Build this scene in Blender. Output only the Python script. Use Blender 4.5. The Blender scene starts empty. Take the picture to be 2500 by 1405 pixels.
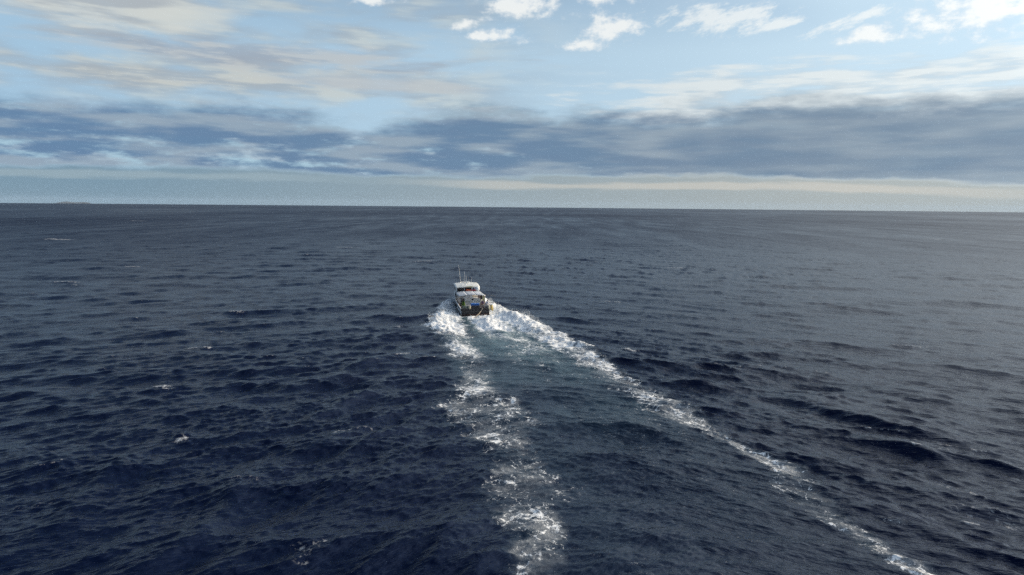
import bpy, bmesh, math, random
import numpy as np
from mathutils import Vector, Matrix
rad = math.radians
sc = bpy.context.scene
C = sc.collection

# ------------------------------------------------------------------ camera
CAM_H = 16.7
cam_d = bpy.data.cameras.new('camera')
cam = bpy.data.objects.new('camera', cam_d); C.objects.link(cam)
cam_d.sensor_width = 36.0
cam_d.lens = 24.0
cam_d.clip_start = 0.5
cam_d.clip_end = 120000.0
cam.matrix_world = (Matrix.Translation((0, 0, CAM_H)) @ Matrix.Rotation(rad(90 - 6.84), 4, 'X')
                    @ Matrix.Rotation(rad(0.527), 4, 'Z'))
sc.camera = cam

# ------------------------------------------------------------------ light
SUN_AZ, SUN_EL = 74.0, 16.0            # degrees, clockwise from the view direction (+Y)
sun_d = bpy.data.lights.new('sun', 'SUN')
sun_d.energy = 5.0
sun_d.angle = rad(0.6)
sun_d.color = (1.0, 0.79, 0.54)
sun = bpy.data.objects.new('sun', sun_d); C.objects.link(sun)
sdir = Vector((math.sin(rad(SUN_AZ)) * math.cos(rad(SUN_EL)), math.cos(rad(SUN_AZ)) * math.cos(rad(SUN_EL)), math.sin(rad(SUN_EL))))
sun.rotation_euler = sdir.to_track_quat('Z', 'Y').to_euler()
sun.location = (60, 20, 60)

sc.view_settings.view_transform = 'Standard'
sc.view_settings.look = 'None'
sc.view_settings.gamma = 1.0
sc.view_settings.exposure = 0.0
sc.view_settings.use_curve_mapping = False
sc.render.engine = 'CYCLES'
sc.cycles.max_bounces = 6
sc.cycles.volume_bounces = 0
sc.cycles.sample_clamp_indirect = 4.0
sc.cycles.sample_clamp_direct = 6.0
sc.cycles.use_denoising = False
sc.cycles.use_fast_gi = False

def lin(r, g, b):
    f = lambda v: (v / 255 / 12.92) if v / 255 <= 0.04045 else ((v / 255 + 0.055) / 1.055) ** 2.4
    return (f(r), f(g), f(b))

# ------------------------------------------------------------------ node expressions
class X:
    """a value socket with arithmetic"""
    def __init__(s, nt, o): s.nt, s.o = nt, o
    def _m(s, op, b=None, c=None, rev=False):
        n = s.nt.nodes.new('ShaderNodeMath'); n.operation = op
        ins = [s] if b is None else ([b, s] if rev else [s, b])
        if c is not None: ins.append(c)
        for i, v in enumerate(ins):
            if isinstance(v, X): s.nt.links.new(v.o, n.inputs[i])
            else: n.inputs[i].default_value = v
        return X(s.nt, n.outputs[0])
    def __add__(s, b): return s._m('ADD', b)
    __radd__ = __add__
    def __sub__(s, b): return s._m('SUBTRACT', b)
    def __rsub__(s, b): return s._m('SUBTRACT', b, rev=True)
    def __mul__(s, b): return s._m('MULTIPLY', b)
    __rmul__ = __mul__
    def __truediv__(s, b): return s._m('DIVIDE', b)
    def __rtruediv__(s, b): return s._m('DIVIDE', b, rev=True)
    def __pow__(s, b): return s._m('POWER', b)
    def max(s, b): return s._m('MAXIMUM', b)
    def min(s, b): return s._m('MINIMUM', b)
    def abs(s): return s._m('ABSOLUTE')
    def clamp(s): return s.max(0.0).min(1.0)
    def smooth(s, a, b):
        n = s.nt.nodes.new('ShaderNodeMapRange'); n.interpolation_type = 'SMOOTHSTEP'; n.clamp = True
        s.nt.links.new(s.o, n.inputs['Value'])
        for k, v in (('From Min', a), ('From Max', b)):
            if isinstance(v, X): s.nt.links.new(v.o, n.inputs[k])
            else: n.inputs[k].default_value = v
        return X(s.nt, n.outputs[0])
    def pw(s, pts):
        """piecewise-linear function of this value"""
        x0, x1 = pts[0][0], pts[-1][0]
        y0 = min(p[1] for p in pts); y1 = max(p[1] for p in pts); d = (y1 - y0) or 1.0
        n = s.nt.nodes.new('ShaderNodeValToRGB'); cr = n.color_ramp; cr.interpolation = 'EASE' if len(pts) < 3 else 'LINEAR'
        t = (s - x0) * (1.0 / (x1 - x0))
        while len(cr.elements) < len(pts): cr.elements.new(0.5)
        for e, p in zip(cr.elements, pts):
            e.position = (p[0] - x0) / (x1 - x0)
        for e, p in zip(cr.elements, pts):
            v = (p[1] - y0) / d; e.color = (v, v, v, 1)
        s.nt.links.new(t.o, n.inputs[0])
        return X(s.nt, n.outputs[0]) * d + y0

def vec(nt, x, y, z=0.0):
    n = nt.nodes.new('ShaderNodeCombineXYZ')
    for i, v in enumerate((x, y, z)):
        if isinstance(v, X): nt.links.new(v.o, n.inputs[i])
        else: n.inputs[i].default_value = v
    return n.outputs[0]

def noise(nt, v, scale=1.0, detail=4.0, rough=0.5, lac=2.0, dist=0.0, dims='2D'):
    n = nt.nodes.new('ShaderNodeTexNoise'); n.noise_dimensions = dims
    nt.links.new(v, n.inputs['Vector'])
    n.inputs['Scale'].default_value = scale; n.inputs['Detail'].default_value = detail
    n.inputs['Roughness'].default_value = rough; n.inputs['Lacunarity'].default_value = lac
    n.inputs['Distortion'].default_value = dist
    return X(nt, n.outputs[0])

def mixc(nt, f, a, b):
    n = nt.nodes.new('ShaderNodeMix'); n.data_type = 'RGBA'; n.clamp_factor = True
    if isinstance(f, X): nt.links.new(f.o, n.inputs[0])
    else: n.inputs[0].default_value = f
    for k, v in ((6, a), (7, b)):
        if isinstance(v, tuple): n.inputs[k].default_value = (*v, 1)
        else: nt.links.new(v, n.inputs[k])
    return n.outputs[2]
# ------------------------------------------------------------------ world: clear sky with cloud layers
world = bpy.data.worlds.new('World'); sc.world = world
world.use_nodes = True
nt = world.node_tree; nt.nodes.clear()
SKY = 0.1
def K(r, g, b, k=1.0): return tuple(v * k / SKY for v in lin(r, g, b))
tc = nt.nodes.new('ShaderNodeTexCoord')
sp = nt.nodes.new('ShaderNodeSeparateXYZ'); nt.links.new(tc.outputs['Generated'], sp.inputs[0])
dx, dy, dz = (X(nt, sp.outputs[i]) for i in range(3))
E = dz._m('ARCSINE') * 57.2958                      # elevation, degrees
A = dx._m('ARCTAN2', dy) * 57.2958                  # azimuth, degrees clockwise from +Y
sky = nt.nodes.new('ShaderNodeTexSky'); sky.sky_type = 'NISHITA'
sky.sun_disc = False
sky.sun_elevation = rad(SUN_EL); sky.sun_rotation = rad(SUN_AZ)
sky.altitude = 0; sky.air_density = 1.0; sky.dust_density = 0.4; sky.ozone_density = 5.0
col = sky.outputs[0]

# coordinates of a flat cloud deck seen in perspective, and of streaks along the horizon
pk = 1.0 / (dz.max(0.0) + 0.07)
deck = vec(nt, dx * pk, dy * pk)
strk = vec(nt, A * 0.10, E * 0.55)
soft = vec(nt, A * 0.16, E * 0.42)
n_deck = noise(nt, deck, 1.3, 5, 0.55)
n_str = noise(nt, strk, 1.0, 6, 0.5, dist=0.25)
n_str2 = noise(nt, vec(nt, A * 0.16 + 31.7, E * 1.3 + A * 0.012), 1.0, 6, 0.55)
n_puff = noise(nt, vec(nt, A * 0.55 + 7.0, E * 0.95), 1.0, 8, 0.62)
n_soft = noise(nt, soft, 1.0, 3, 0.5)
away = (A - 30.0).abs() * (1.0 / 180.0)            # 0 towards the sun side .. 1 away from it
sunny = A.pw([(-180, .15), (-60, .1), (-36, .12), (0, .45), (25, .85), (60, 1.0), (110, .85), (180, .15)])

# thin veil that whitens the blue towards the sun and towards the horizon
veil_c = mixc(nt, sunny, K(163, 198, 224), K(210, 232, 244))
veil_f = E.pw([(0, .95), (6, .9), (12, .88), (16, .62), (22, .22), (32, .06), (90, 0.0)]).max(sunny.smooth(.35, .95) * E.pw([(0, .92), (30, .88), (50, .5), (75, .12), (90, .0)]))  # sun-side term carried on above the view to brighten the right-hand sea
col = mixc(nt, veil_f, col, veil_c)

# broken high cloud everywhere above and round the frame, made overbright sunward to light the sea
gen = (n_deck - 0.02 + sunny.smooth(.4, .95) * 0.32).smooth(0.45, 0.68) * E.smooth(14.0, 22)
gen_c = mixc(nt, sunny, K(150, 162, 180), K(235, 243, 246, 1.5))
col = mixc(nt, gen * (sunny * 0.82 + 0.10), col, gen_c)

# soft grey and cream streaks over the left half
ls = (n_str * 0.75 + n_soft * 0.45 - 0.1 + E.pw([(0, 0), (7, .0), (8.2, .10), (10, .10), (11.5, -.02), (12.5, 0.06), (16, .05), (30, 0)]))  .smooth(0.40, 0.70)
ls = ls * A.pw([(-180, 1), (-8, 1), (-2, .6), (4, .15), (12, 0), (60, 0), (90, 1), (180, 1)]) * E.smooth(6.2, 8.2) * E.pw([(0, 1), (14.5, 1), (20, .3), (28, .1), (90, .06)])
ls_c = mixc(nt, (n_str2 * 0.6 + n_soft * 0.5).smooth(0.45, 0.68), K(160, 172, 183), K(203, 208, 203))
col = mixc(nt, ls * 0.72, col, ls_c)

# the larger soft masses on the left
def slab(a, e, ra, re, sl, c, k, edge=1.5):
    global col
    q = 1.0 - (((A - a) * (1 / ra)) ** 2.0 + ((E - e - (A - a) * sl) * (1 / re)) ** 2.0)._m('SQRT')
    m_ = (q * 0.8 + (n_str - 0.5) * edge + (n_str2 - 0.5) * 0.7).smooth(-0.05, 0.55)
    col = mixc(nt, m_ * k, col, c)
slab(-32.5, 13.2, 9.5, 2.3, .06, mixc(nt, n_str2.smooth(.4, .62), K(178, 184, 188), K(206, 210, 207)), .78)
slab(-24.2, 13.2, 4.2, 1.2, .18, K(208, 213, 210), .7, 1.0)
slab(-19.0, 11.1, 18.0, 1.15, .02, mixc(nt, n_str2.smooth(.42, .6), K(158, 168, 181), K(190, 194, 196)), .78, 1.2)
slab(-27.0, 9.1, 14.0, .9, -.01, mixc(nt, n_str2.smooth(.42, .6), K(168, 176, 182), K(199, 201, 196)), .72, 1.2)
slab(-11.0, 9.4, 9.0, .7, -.02, K(190, 196, 200), .7, 1.2)

# bright cream streaks to the right, under the blue
rs_t = n_str2 * 0.7 + n_soft * 0.4 - 0.05
rs = (rs_t + E.pw([(0, .1), (8.5, .12), (9.8, .06), (10.8, -.06), (12.2, -.3), (30, -.4)]) + A.pw([(-180, -.5), (-6, -.5), (4, -.12), (14, .02), (30, .10), (90, .05), (130, -.3), (180, -.5)])).smooth(0.45, 0.72)
rs_c = mixc(nt, n_str2.smooth(0.36, 0.58), K(192, 202, 208), K(229, 233, 231))
col = mixc(nt, rs * 0.75, col, rs_c)

# white puffs high in the middle and right
def blob(a, e, ra, re):
    q = ((A - a) * (1 / ra)) ** 2.0 + ((E - e) * (1 / re)) ** 2.0
    return (1.0 - q._m('SQRT'))
puffs = None
for a, e, ra, re in ((0.5, 15.6, 4.2, 1.4), (-1.4, 13.35, 2.6, .75), (-4.0, 14.1, 1.2, .55), (-2.8, 13.2, 1.4, .5), (7.6, 13.9, 2.9, 1.55), (7.5, 16.4, 3.6, 1.0), (5.6, 12.75, 2.4, .6),
                     (33.5, 13.2, 6.5, 2.0), (38, 14.8, 9, 3.0), (27, 12.3, 3.0, .8), (-11, 15.7, 2.5, .5), (48, 17, 9, 3), (62, 14, 7, 2.5), (-70, 17, 8, 2.5), (95, 16, 7, 2)):
    b = blob(a, e, ra, re)
    puffs = b if puffs is None else puffs.max(b)
pf = (puffs * 0.85 + (n_puff - 0.5) * 1.9).smooth(0.0, 0.72)
pf_c = mixc(nt, (puffs * 0.35 + n_puff).smooth(0.4, 0.8), K(208, 220, 232), K(246, 248, 246))
col = mixc(nt, pf * 0.86, col, pf_c)
wisp = None
for a, e, ra, re, sl in ((16.5, 14.2, 6.0, 1.5, -.05), (20.5, 13.6, 2.4, .6, .12), (25.0, 13.3, 3.8, .55, .28)):
    b = 1.0 - (((A - a) * (1 / ra)) ** 2.0 + ((E - e - (A - a) * sl) * (1 / re)) ** 2.0)._m('SQRT')
    wisp = b if wisp is None else wisp.max(b)
n_w = noise(nt, vec(nt, A * 0.5 + 3.0, E * 1.3 - A * 0.3), 1.0, 8, 0.66)
wf = (wisp * 0.7 + (n_w - 0.5) * 1.7).smooth(0.05, 0.6)
col = mixc(nt, wf * 0.75, col, K(240, 244, 243))

# the dark stratus bank
top = A.pw([(-180, 7), (-36, 7.1), (-30, 7.4), (-21, 8.1), (-15, 6.7), (-12.5, 6.3), (-9, 7.2), (-4, 8.3), (0, 8.2), (8, 7.7), (15, 7.9), (22, 8.6), (30, 8.1), (37, 8.0), (60, 8), (110, 7), (180, 7)])
bot = A.pw([(-180, 2.3), (-37, 2.25), (-21, 2.6), (-8, 2.15), (0, 2.3), (12, 2.5), (20, 2.35), (37, 1.65), (60, 1.8), (180, 2.3)])
n_edge = noise(nt, vec(nt, A * 0.22, E * 0.75 + 11.0), 1.0, 6, 0.58)
inb = (top - E + (n_edge - 0.5) * 3.0)
fr = inb.smooth(-0.5, 1.7) * (E - bot + (n_edge - 0.5) * 0.8).smooth(-0.15, 0.35)
brk_n = noise(nt, vec(nt, A * 0.26 + 50.0, E * 1.05), 1.0, 7, 0.6)
solid = A.pw([(-180, .05), (-37, .09), (-22, .10), (-10, .14), (-3, .20), (5, .26), (14, .4), (37, .5), (70, .3), (180, .05)]) + E.pw([(0, 0), (2.4, .02), (3.5, .03), (4.6, .05), (5.6, .15), (7.2, .15), (8.5, 0), (20, 0)])
brk = (brk_n + solid).smooth(0.38, 0.68)
dk = fr * brk
tone = ((noise(nt, vec(nt, A * 0.13 + 90.0, E * 0.9), 1.0, 6, 0.5) - 0.5) * A.pw([(-180, 1), (2, 1), (16, .5), (60, .5), (180, 1)]) + 0.5 + E.pw([(0, 0), (2.2, .02), (3.4, -.10), (5, -.03), (6.6, -.06), (8.6, .12), (20, .1)])).smooth(0.34, 0.64)
dk_lo = mixc(nt, sunny, K(90, 126, 165), K(110, 131, 152))
dk_hi = mixc(nt, sunny, K(146, 165, 184), K(146, 161, 173))
dk_c = mixc(nt, tone, dk_lo, dk_hi)
# what shows between the broken pieces of the bank
gap_c = mixc(nt, (n_str2 + 0.0).smooth(0.45, 0.6), K(168, 199, 212), K(176, 187, 195))
col = mixc(nt, fr * 0.55 * A.pw([(-180, 1), (0, 1), (12, .2), (180, .2)]), col, gap_c)
col = mixc(nt, dk * 0.92, col, dk_c)

# clear strip under the bank
lo = 1.0 - (E - bot + (n_edge - 0.5) * 0.8).smooth(-0.12, 0.3)
lo_c = mixc(nt, A.pw([(-180, 0), (-30, 0), (0, .55), (25, 1.0), (90, .9), (180, 0)]), K(120, 149, 168), K(170, 178, 178))
col = mixc(nt, lo * 0.97, col, lo_c)
strip = (1.0 - ((E - A.pw([(-180, 2.0), (-36, 1.95), (-20, 2.1), (0, 1.65), (20, 1.75), (37, 1.0), (180, 1.5)])).abs() * 2.1 + (0.5 - n_str2) * 1.4)).smooth(0.1, 0.75)
strip_c = mixc(nt, A.pw([(-180, 0), (-12, 0), (-2, .8), (12, 1), (180, 1)]), K(156, 176, 186), K(200, 199, 192))
col = mixc(nt, strip * A.pw([(-180, .6), (-20, .7), (-12, .2), (-3, .75), (28, .85), (37, .35), (180, .4)]), col, strip_c)
# brighter air round the sun
dot = dx * float(sdir[0]) + dy * float(sdir[1]) + dz * float(sdir[2])
glow = dot.pw([(-1, 1.0), (.5, 1.0), (.66, 1.06), (.78, 1.14), (.88, 1.5), (.96, 2.3), (1.0, 3.8)])
vm = nt.nodes.new('ShaderNodeVectorMath'); vm.operation = 'SCALE'
nt.links.new(col, vm.inputs[0]); nt.links.new(glow.o, vm.inputs['Scale']); col = vm.outputs[0]
bg = nt.nodes.new('ShaderNodeBackground'); bg.inputs[1].default_value = SKY
nt.links.new(col, bg.inputs[0])
wo = nt.nodes.new('ShaderNodeOutputWorld'); nt.links.new(bg.outputs[0], wo.inputs[0])
world.cycles.sampling_method = 'NONE'
# ------------------------------------------------------------------ sea
EARTH = 6371000.0
STERN = np.array([-5.50, 102.48])                   # waterline under the transom
WAKE_AZ, BOAT_AZ = rad(-12.0), rad(-10.0)
WF = np.array([math.sin(WAKE_AZ), math.cos(WAKE_AZ)]); WS = np.array([math.cos(WAKE_AZ), -math.sin(WAKE_AZ)])
BF = np.array([math.sin(BOAT_AZ), math.cos(BOAT_AZ)]); BS = np.array([math.cos(BOAT_AZ), -math.sin(BOAT_AZ)])
BOAT_LEN = 17.0

def sstep(a, b, x):
    t = np.clip((x - a) / (b - a), 0, 1); return t * t * (3 - 2 * t)
def gauss(x, w): return np.exp(-(x / w) ** 2)

# wind sea: a directional spectrum in three tiles of different size
G_HS, LAM_P = 0.48, 12.0
TH_W = rad(-90 - 10)                                # direction the waves run to (maths angle)
KP = 2 * math.pi / LAM_P
def spectrum(kx, ky):
    k = np.hypot(kx, ky); k[0, 0] = 1e9
    p = np.exp(-1.1 * (KP / k) ** 2) / k ** 4 * (1 + 0.35 * np.clip(k / KP / 6, 0, 2))
    th = np.arctan2(ky, kx) - TH_W
    n = np.clip(24.0 * (KP / k) ** 0.3, 11.0, 28)
    d = np.abs(np.cos(th / 2)) ** (2 * n)
    return p * (d + 0.008)
def variance():
    ks = 2 * math.pi * np.fft.fftfreq(1024, 0.4)
    kx, ky = np.meshgrid(ks, ks); return spectrum(kx, ky).sum() * (ks[1] - ks[0]) ** 2
AMP = (G_HS / 4) ** 2 / variance()
class Tile:
    def __init__(s, N, L, lmin, lmax, seed):
        s.N, s.L = N, L
        r = np.random.default_rng(seed)
        ks = 2 * math.pi * np.fft.fftfreq(N, L / N)
        kx, ky = np.meshgrid(ks, ks)
        k = np.hypot(kx, ky); k[0, 0] = 1e-6
        lam = 2 * math.pi / k
        P = spectrum(kx.copy(), ky.copy()) * AMP * (ks[1] - ks[0]) ** 2
        P[(lam < lmin) | (lam >= lmax)] = 0
        H = (r.normal(size=k.shape) + 1j * r.normal(size=k.shape)) * np.sqrt(P)
        f = lambda a: np.real(np.fft.ifft2(a) * N * N).astype(np.float32)
        s.h = f(H); s.dx = f(-1j * kx / k * H) * -1; s.dy = f(-1j * ky / k * H) * -1
        # how hard the surface is squeezed: crests about to break
        s.q = f(k * H)
    def at(s, x, y):
        u = (x / s.L * s.N) % s.N; v = (y / s.L * s.N) % s.N
        i = u.astype(np.int32); j = v.astype(np.int32)
        a = (u - i).astype(np.float32); b = (v - j).astype(np.float32)
        i %= s.N; j %= s.N; i1 = (i + 1) % s.N; j1 = (j + 1) % s.N
        w = ((1 - a) * (1 - b), a * (1 - b), (1 - a) * b, a * b)
        g = lambda F: F[j, i] * w[0] + F[j, i1] * w[1] + F[j1, i] * w[2] + F[j1, i1] * w[3]
        return g(s.h), g(s.dx), g(s.dy), g(s.q)
TILES = [Tile(1024, 760.0, 7.0, 90.0, 11), Tile(1024, 310.0, 2.4, 7.0, 5), Tile(1024, 97.0, 0.75, 2.4, 3), Tile(512, 27.0, 0.3, 0.75, 8)]
TMIN = (7.0, 2.6, 0.8, 0.35)

# smooth value noise for uneven foam edges
_vr = np.random.default_rng(77).random((256, 256)).astype(np.float32)
def vnoise(x, y):
    xi = np.floor(x).astype(np.int64); yi = np.floor(y).astype(np.int64)
    a = x - xi; b = y - yi; a = a * a * (3 - 2 * a); b = b * b * (3 - 2 * b)
    g = lambda i, j: _vr[j % 256, i % 256]
    return (g(xi, yi) * (1 - a) + g(xi + 1, yi) * a) * (1 - b) + (g(xi, yi + 1) * (1 - a) + g(xi + 1, yi + 1) * a) * b
def fnoise(x, y, o=4):
    s = 0; w = 0.5
    for k in range(o):
        s = s + w * vnoise(x * 2 ** k + 17.3 * k, y * 2 ** k + 5.1 * k); w *= 0.5
    return s / (1 - 0.5 ** o)

# crests thrown off by the boat: (t0,a0, t1,a1, height, width) in wake coordinates, a = metres astern
CRESTS = [(13.5, 25.0, 25.5, 40.5, .24, 1.0), (19.0, 49.0, 26.0, 63.5, .62, 1.5), (18.5, 61.0, 26.0, 68.0, .45, 1.1), (8.5, 21.5, 10.2, 28.0, .3, .9),
          (28.0, 46.0, 37.0, 58.0, .2, 1.3), (12.0, 40.0, 17.0, 49.0, .22, 1.0), (11.5, 62.0, 18.0, 72.0, .28, 1.2), (30.0, 66.0, 36.0, 78.0, .3, 1.3),
          (-12.0, 24.0, -21.0, 36.0, .22, 1.2), (-14.0, 38.0, -22.0, 50.0, .26, 1.2), (-12.0, 12.0, -17.0, 20.0, .25, 1.0), (-13.0, 55.0, -20.0, 64.0, .28, 1.2), (-10.5, 66, -15.0, 73.0, .22, 1.0), (1.0, 49.0, 7.0, 60.0, .28, 1.8)]
# single breaking crests away from the wake: (x, y, half length, half width, strength, angle of the crest)
CAPS = [(14.1, 79.2, 1.3, 0.35, 0.95, -35), (8.3, 81.8, 1.2, 0.30, 0.90, -30), (9.4, 80.2, 0.9, 0.30, 0.90, -30), (-36.9, 77.6, 0.8, 0.25, 0.90, 10), (-35.2, 77.5, 0.9, 0.25, 0.90, -10), (-32.0, 61.4, 0.9, 0.30, 0.95, 10), (-30.7, 59.6, 0.7, 0.20, 0.70, -10),
        (-23.4, 46.7, 0.6, 0.40, 0.95, 20), (-198.7, 299.6, 9.0, 1.40, 1.00, -3), (-92.8, 141.0, 4.0, 0.60, 0.80, 0), (-97.9, 175.6, 2.5, 0.60, 0.80, 0), (-42.4, 103.5, 1.6, 0.35, 0.80, -5), (31.7, 44.7, 0.7, 0.35, 1.00, -35), (29.7, 44.9, 0.5, 0.20, 0.80, -40), (48.8, 81.9, 2.6, 0.30, 0.75, -12),
        (27.9, 45.2, 0.5, 0.25, 0.80, -40), (-15.9, 39.3, 1.2, 0.50, 0.30, 20), (-26.5, 36.0, 1.4, 0.60, 0.28, 20), (-9.7, 31.5, 1.2, 0.40, 0.36, 40), (-9.0, 32.2, 0.8, 0.30, 0.36, 30), (-9.8, 30.2, 0.6, 0.40, 0.34, 70), (45.2, 187.8, 3.5, 0.60, 0.80, 0), (17.3, 119.1, 2.0, 0.35, 0.80, -5),
        (-63.5, 264.1, 6.0, 0.80, 0.70, 0), (-26.6, 200.5, 4.0, 0.60, 0.70, 0), (27.0, 39.1, 2.2, 0.50, 0.32, -50), (26.3, 35.3, 3.2, 0.60, 0.34, -50), (20.5, 34.7, 0.5, 0.25, 0.80, -30), (24.7, 34.9, 0.5, 0.20, 0.90, -20), (26.6, 88.8, 1.5, 0.40, 0.40, 0), (-12.1, 75.4, 1.0, 0.30, 0.85, 15),
        (-15.6, 92.1, 0.8, 0.30, 0.80, 10), (-12.4, 48.8, 0.8, 0.25, 0.70, 35), (-10.9, 49.5, 1.4, 0.40, 0.30, 20), (237.1, 384.9, 6.0, 0.80, 0.70, 0), (60.7, 1297.6, 12.0, 2.00, 0.80, 0), (-148.3, 449.7, 8.0, 1.20, 0.70, 0), (-337.5, 612.9, 10.0, 1.50, 0.70, 0)]

def wake(x, y):
    """lift, foam, aeration and calming of the surface around and behind the boat"""
    dxs = x - STERN[0]; dys = y - STERN[1]
    t = dxs * WS[0] + dys * WS[1]; a = -(dxs * WF[0] + dys * WF[1])
    bt = dxs * BS[0] + dys * BS[1]; bf = dxs * BF[0] + dys * BF[1]
    wob = (fnoise(t * .35 + 9, a * .35, 3) - .5)
    fine = (fnoise(t * 1.1 + 30, a * 1.1 + 4, 4) - .5)
    ip = lambda pts, v: np.interp(v, [p[0] for p in pts], [p[1] for p in pts])
    # bow waves peeling off to either side, then the two long bands of foam
    lo = ip([(-16, -1.6), (-12, -4.2), (-4, -5.8), (5, -7.8), (17, -7.1), (27, -7.5), (33, -6.4), (42, -8.2), (46, -9.9), (52, -9.1), (58, -7.8), (61.5, -8.0), (64, -9.8), (69, -8.8), (73, -9.7), (90, -10), (200, -14)], a)
    li = ip([(-16, -1.2), (-12, -2.2), (-4, -2.3), (2, -2.4), (5, -2.8), (17, -3.0), (27, -3.4), (33, -3.5), (42, -3.9), (52, -3.6), (57, -5.0), (61, -5.2), (64, -4.8), (69, -6.2), (73, -7.2), (90, -7), (200, -8)], a)
    ro = ip([(-16, 1.8), (-12, 3.9), (-8.6, 5.1), (-2, 6.7), (4, 7.9), (11, 8.0), (18, 8.9), (25, 9.6), (31, 9.3), (40, 9.1), (50, 10.3), (57, 9.4), (60, 10.2), (63, 11.6), (67, 10.0), (72, 9.4), (77, 9.2), (90, 10), (200, 14)], a)
    ri = ip([(-16, 1.3), (-12, 1.6), (-8.6, 1.2), (-2, .8), (4, 1.4), (9, 3.0), (16, 4.6), (25, 5.4), (31, 6.0), (40, 5.5), (49, 6.5), (57, 8.3), (60, 9.0), (63, 9.4), (67, 7.2), (72, 8.2), (77, 8.0), (90, 8), (200, 9)], a)
    def band(o, i):
        c = (o + i) / 2; w = np.abs(o - i) / 2
        return 1 - (np.abs(t - c + wob * .9) / np.maximum(w * 1.25, .9))
    sL = ip([(-17.5, 0), (-15.5, .8), (-12, .72), (-6, .66), (-2, .62), (1, .95), (8, .95), (20, .74), (35, .62), (50, .58), (58, .44), (64, .47), (75, .50), (95, .36), (160, .2), (220, 0)], a)
    sR = ip([(-17.5, 0), (-15.5, .95), (-6, 1.05), (8, .98), (14, .92), (20, .80), (35, .70), (50, .64), (57, .46), (63, .60), (68, .50), (78, .52), (95, .4), (160, .2), (220, 0)], a)
    patch = sstep(.28, .56, fnoise(t * .16 + 3, a * .13 + 8, 3))
    bL = band(lo, li); bR = band(ro, ri)
    fL = sL * sstep(-.25, .55, bL + fine * .9) * (.45 + .55 * np.maximum(patch, sstep(22, 8, a)))
    fR = sR * sstep(-.25, .55, bR + fine * .9) * (.45 + .55 * np.maximum(patch, sstep(22, 8, a)))
    # churned water straight behind the transom
    half = ip([(0, 2.2), (6, 2.6), (20, 3.4), (45, 4.5), (90, 5)], a)
    inside = sstep(1.25, .5, np.abs(t - .3 - .06 * np.maximum(a, 0)) / half) * sstep(-.6, .4, a)
    fC = inside * ip([(0, .98), (9, .97), (14, .86), (22, .66), (32, .42), (48, .17), (75, .12), (120, .1)], a) * (.75 + .5 * (patch - .5))
    foam = np.maximum(np.maximum(fL, fR), fC)
    between = sstep(1.1, .8, np.abs(t - .5) / ip([(-17, 2), (0, 7.2), (60, 9), (200, 11)], a)) * sstep(-16, -8, a)
    foam = np.maximum(foam, between * ip([(-16, 0), (0, .16), (20, .17), (45, .12), (90, .10), (160, 0)], a))
    aer = np.maximum(between * ip([(-10, .3), (5, .95), (24, .8), (42, .32), (65, .1), (100, 0)], a) * (.45 + .9 * sstep(.3, .7, fnoise(t * .22, a * .16 + 3, 3))), foam * .6)
    aer = np.clip(aer * .55 + inside * ip([(0, .5), (6, .75), (24, .5), (40, .1), (60, 0)], a) * (.5 + .8 * patch), 0, 1)
    # lift
    z = np.zeros_like(x)
    cl = ip([(-16, -1.5), (-12, -3.0), (-4, -4.6), (5, -6.4), (20, -6)], a); cr = ip([(-16, 1.7), (-12, 3.0), (-4, 4.6), (5, 5.9), (14, 6.9), (25, 8)], a)
    hb = ip([(-17.5, 0), (-15, 1.1), (-10, .75), (-3, .42), (6, .36), (14, .28), (24, .15), (32, 0)], a)
    z += hb * (gauss(t - cl, 1.3 + np.abs(wob) * 2) + gauss(t - cr, 1.3 + np.abs(wob) * 2)) * (1 + 2.0 * fine + 1.2 * wob)
    z += .42 * gauss(t - .9, 1.7) * np.exp(-((a - 5.0) / 2.6) ** 2) * (1 + .8 * fine)
    z -= .35 * gauss(t, 2.2) * np.exp(-((a - .3) / 1.2) ** 2)
    z += .30 * gauss(t - .3 - .12 * (a - 8), .9) * sstep(5, 9, a) * sstep(26, 12, a)
    z += .18 * (fnoise(t * .9 + 50, a * .9, 4) - .5) * np.clip(foam * 1.6, 0, 1) * 2
    z += .20 * (fnoise(t * 2.4 + 50, a * 2.4, 3) - .5) * sstep(.6, 1, foam) * 2
    for (t0, a0, t1, a1, h, w) in CRESTS:
        ux, uy = t1 - t0, a1 - a0; L = math.hypot(ux, uy); ux /= L; uy /= L
        e = (t - t0) * ux + (a - a0) * uy; n = -(t - t0) * uy + (a - a0) * ux + wob * 1.8
        m = np.where(n > 0, np.exp(-(np.abs(n) / (w * .55)) ** 1.5), np.exp(-(np.abs(n) / (w * 1.9)) ** 1.6))
        z += h * m * sstep(-1.5, .35 * L, e) * sstep(L + 1.5, .7 * L, e)
    # diverging waves that fan out on both sides of the track
    T_ = np.abs(t - .4); side = np.where(t > 0, 1.0, -1.0)
    ph_w = (fnoise(t * .06 + 20, a * .06, 2) - .5) * 9 + (fnoise(t * .2 + 40, a * .2, 2) - .5) * 1.6
    for ang, lam, hgt in ((38., 6.6, .075), (31., 4.1, .05), (45., 9.5, .055), (34., 2.3, .035)):
        n = T_ * math.cos(rad(ang)) - a * math.sin(rad(ang)) + ph_w * (1 if lam > 4 else .7) + side * 1.7
        c = np.cos(2 * math.pi * n / lam)
        env = sstep(8, 13, T_) * sstep(62, 26, T_) * sstep(1.0, 1.5, a / np.maximum(T_, 1)) * sstep(.25, .6, fnoise(t * .085 + lam, a * .085 + 70, 2))
        z += hgt * (np.exp(1.1 * c) - 1.3) * env
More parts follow.
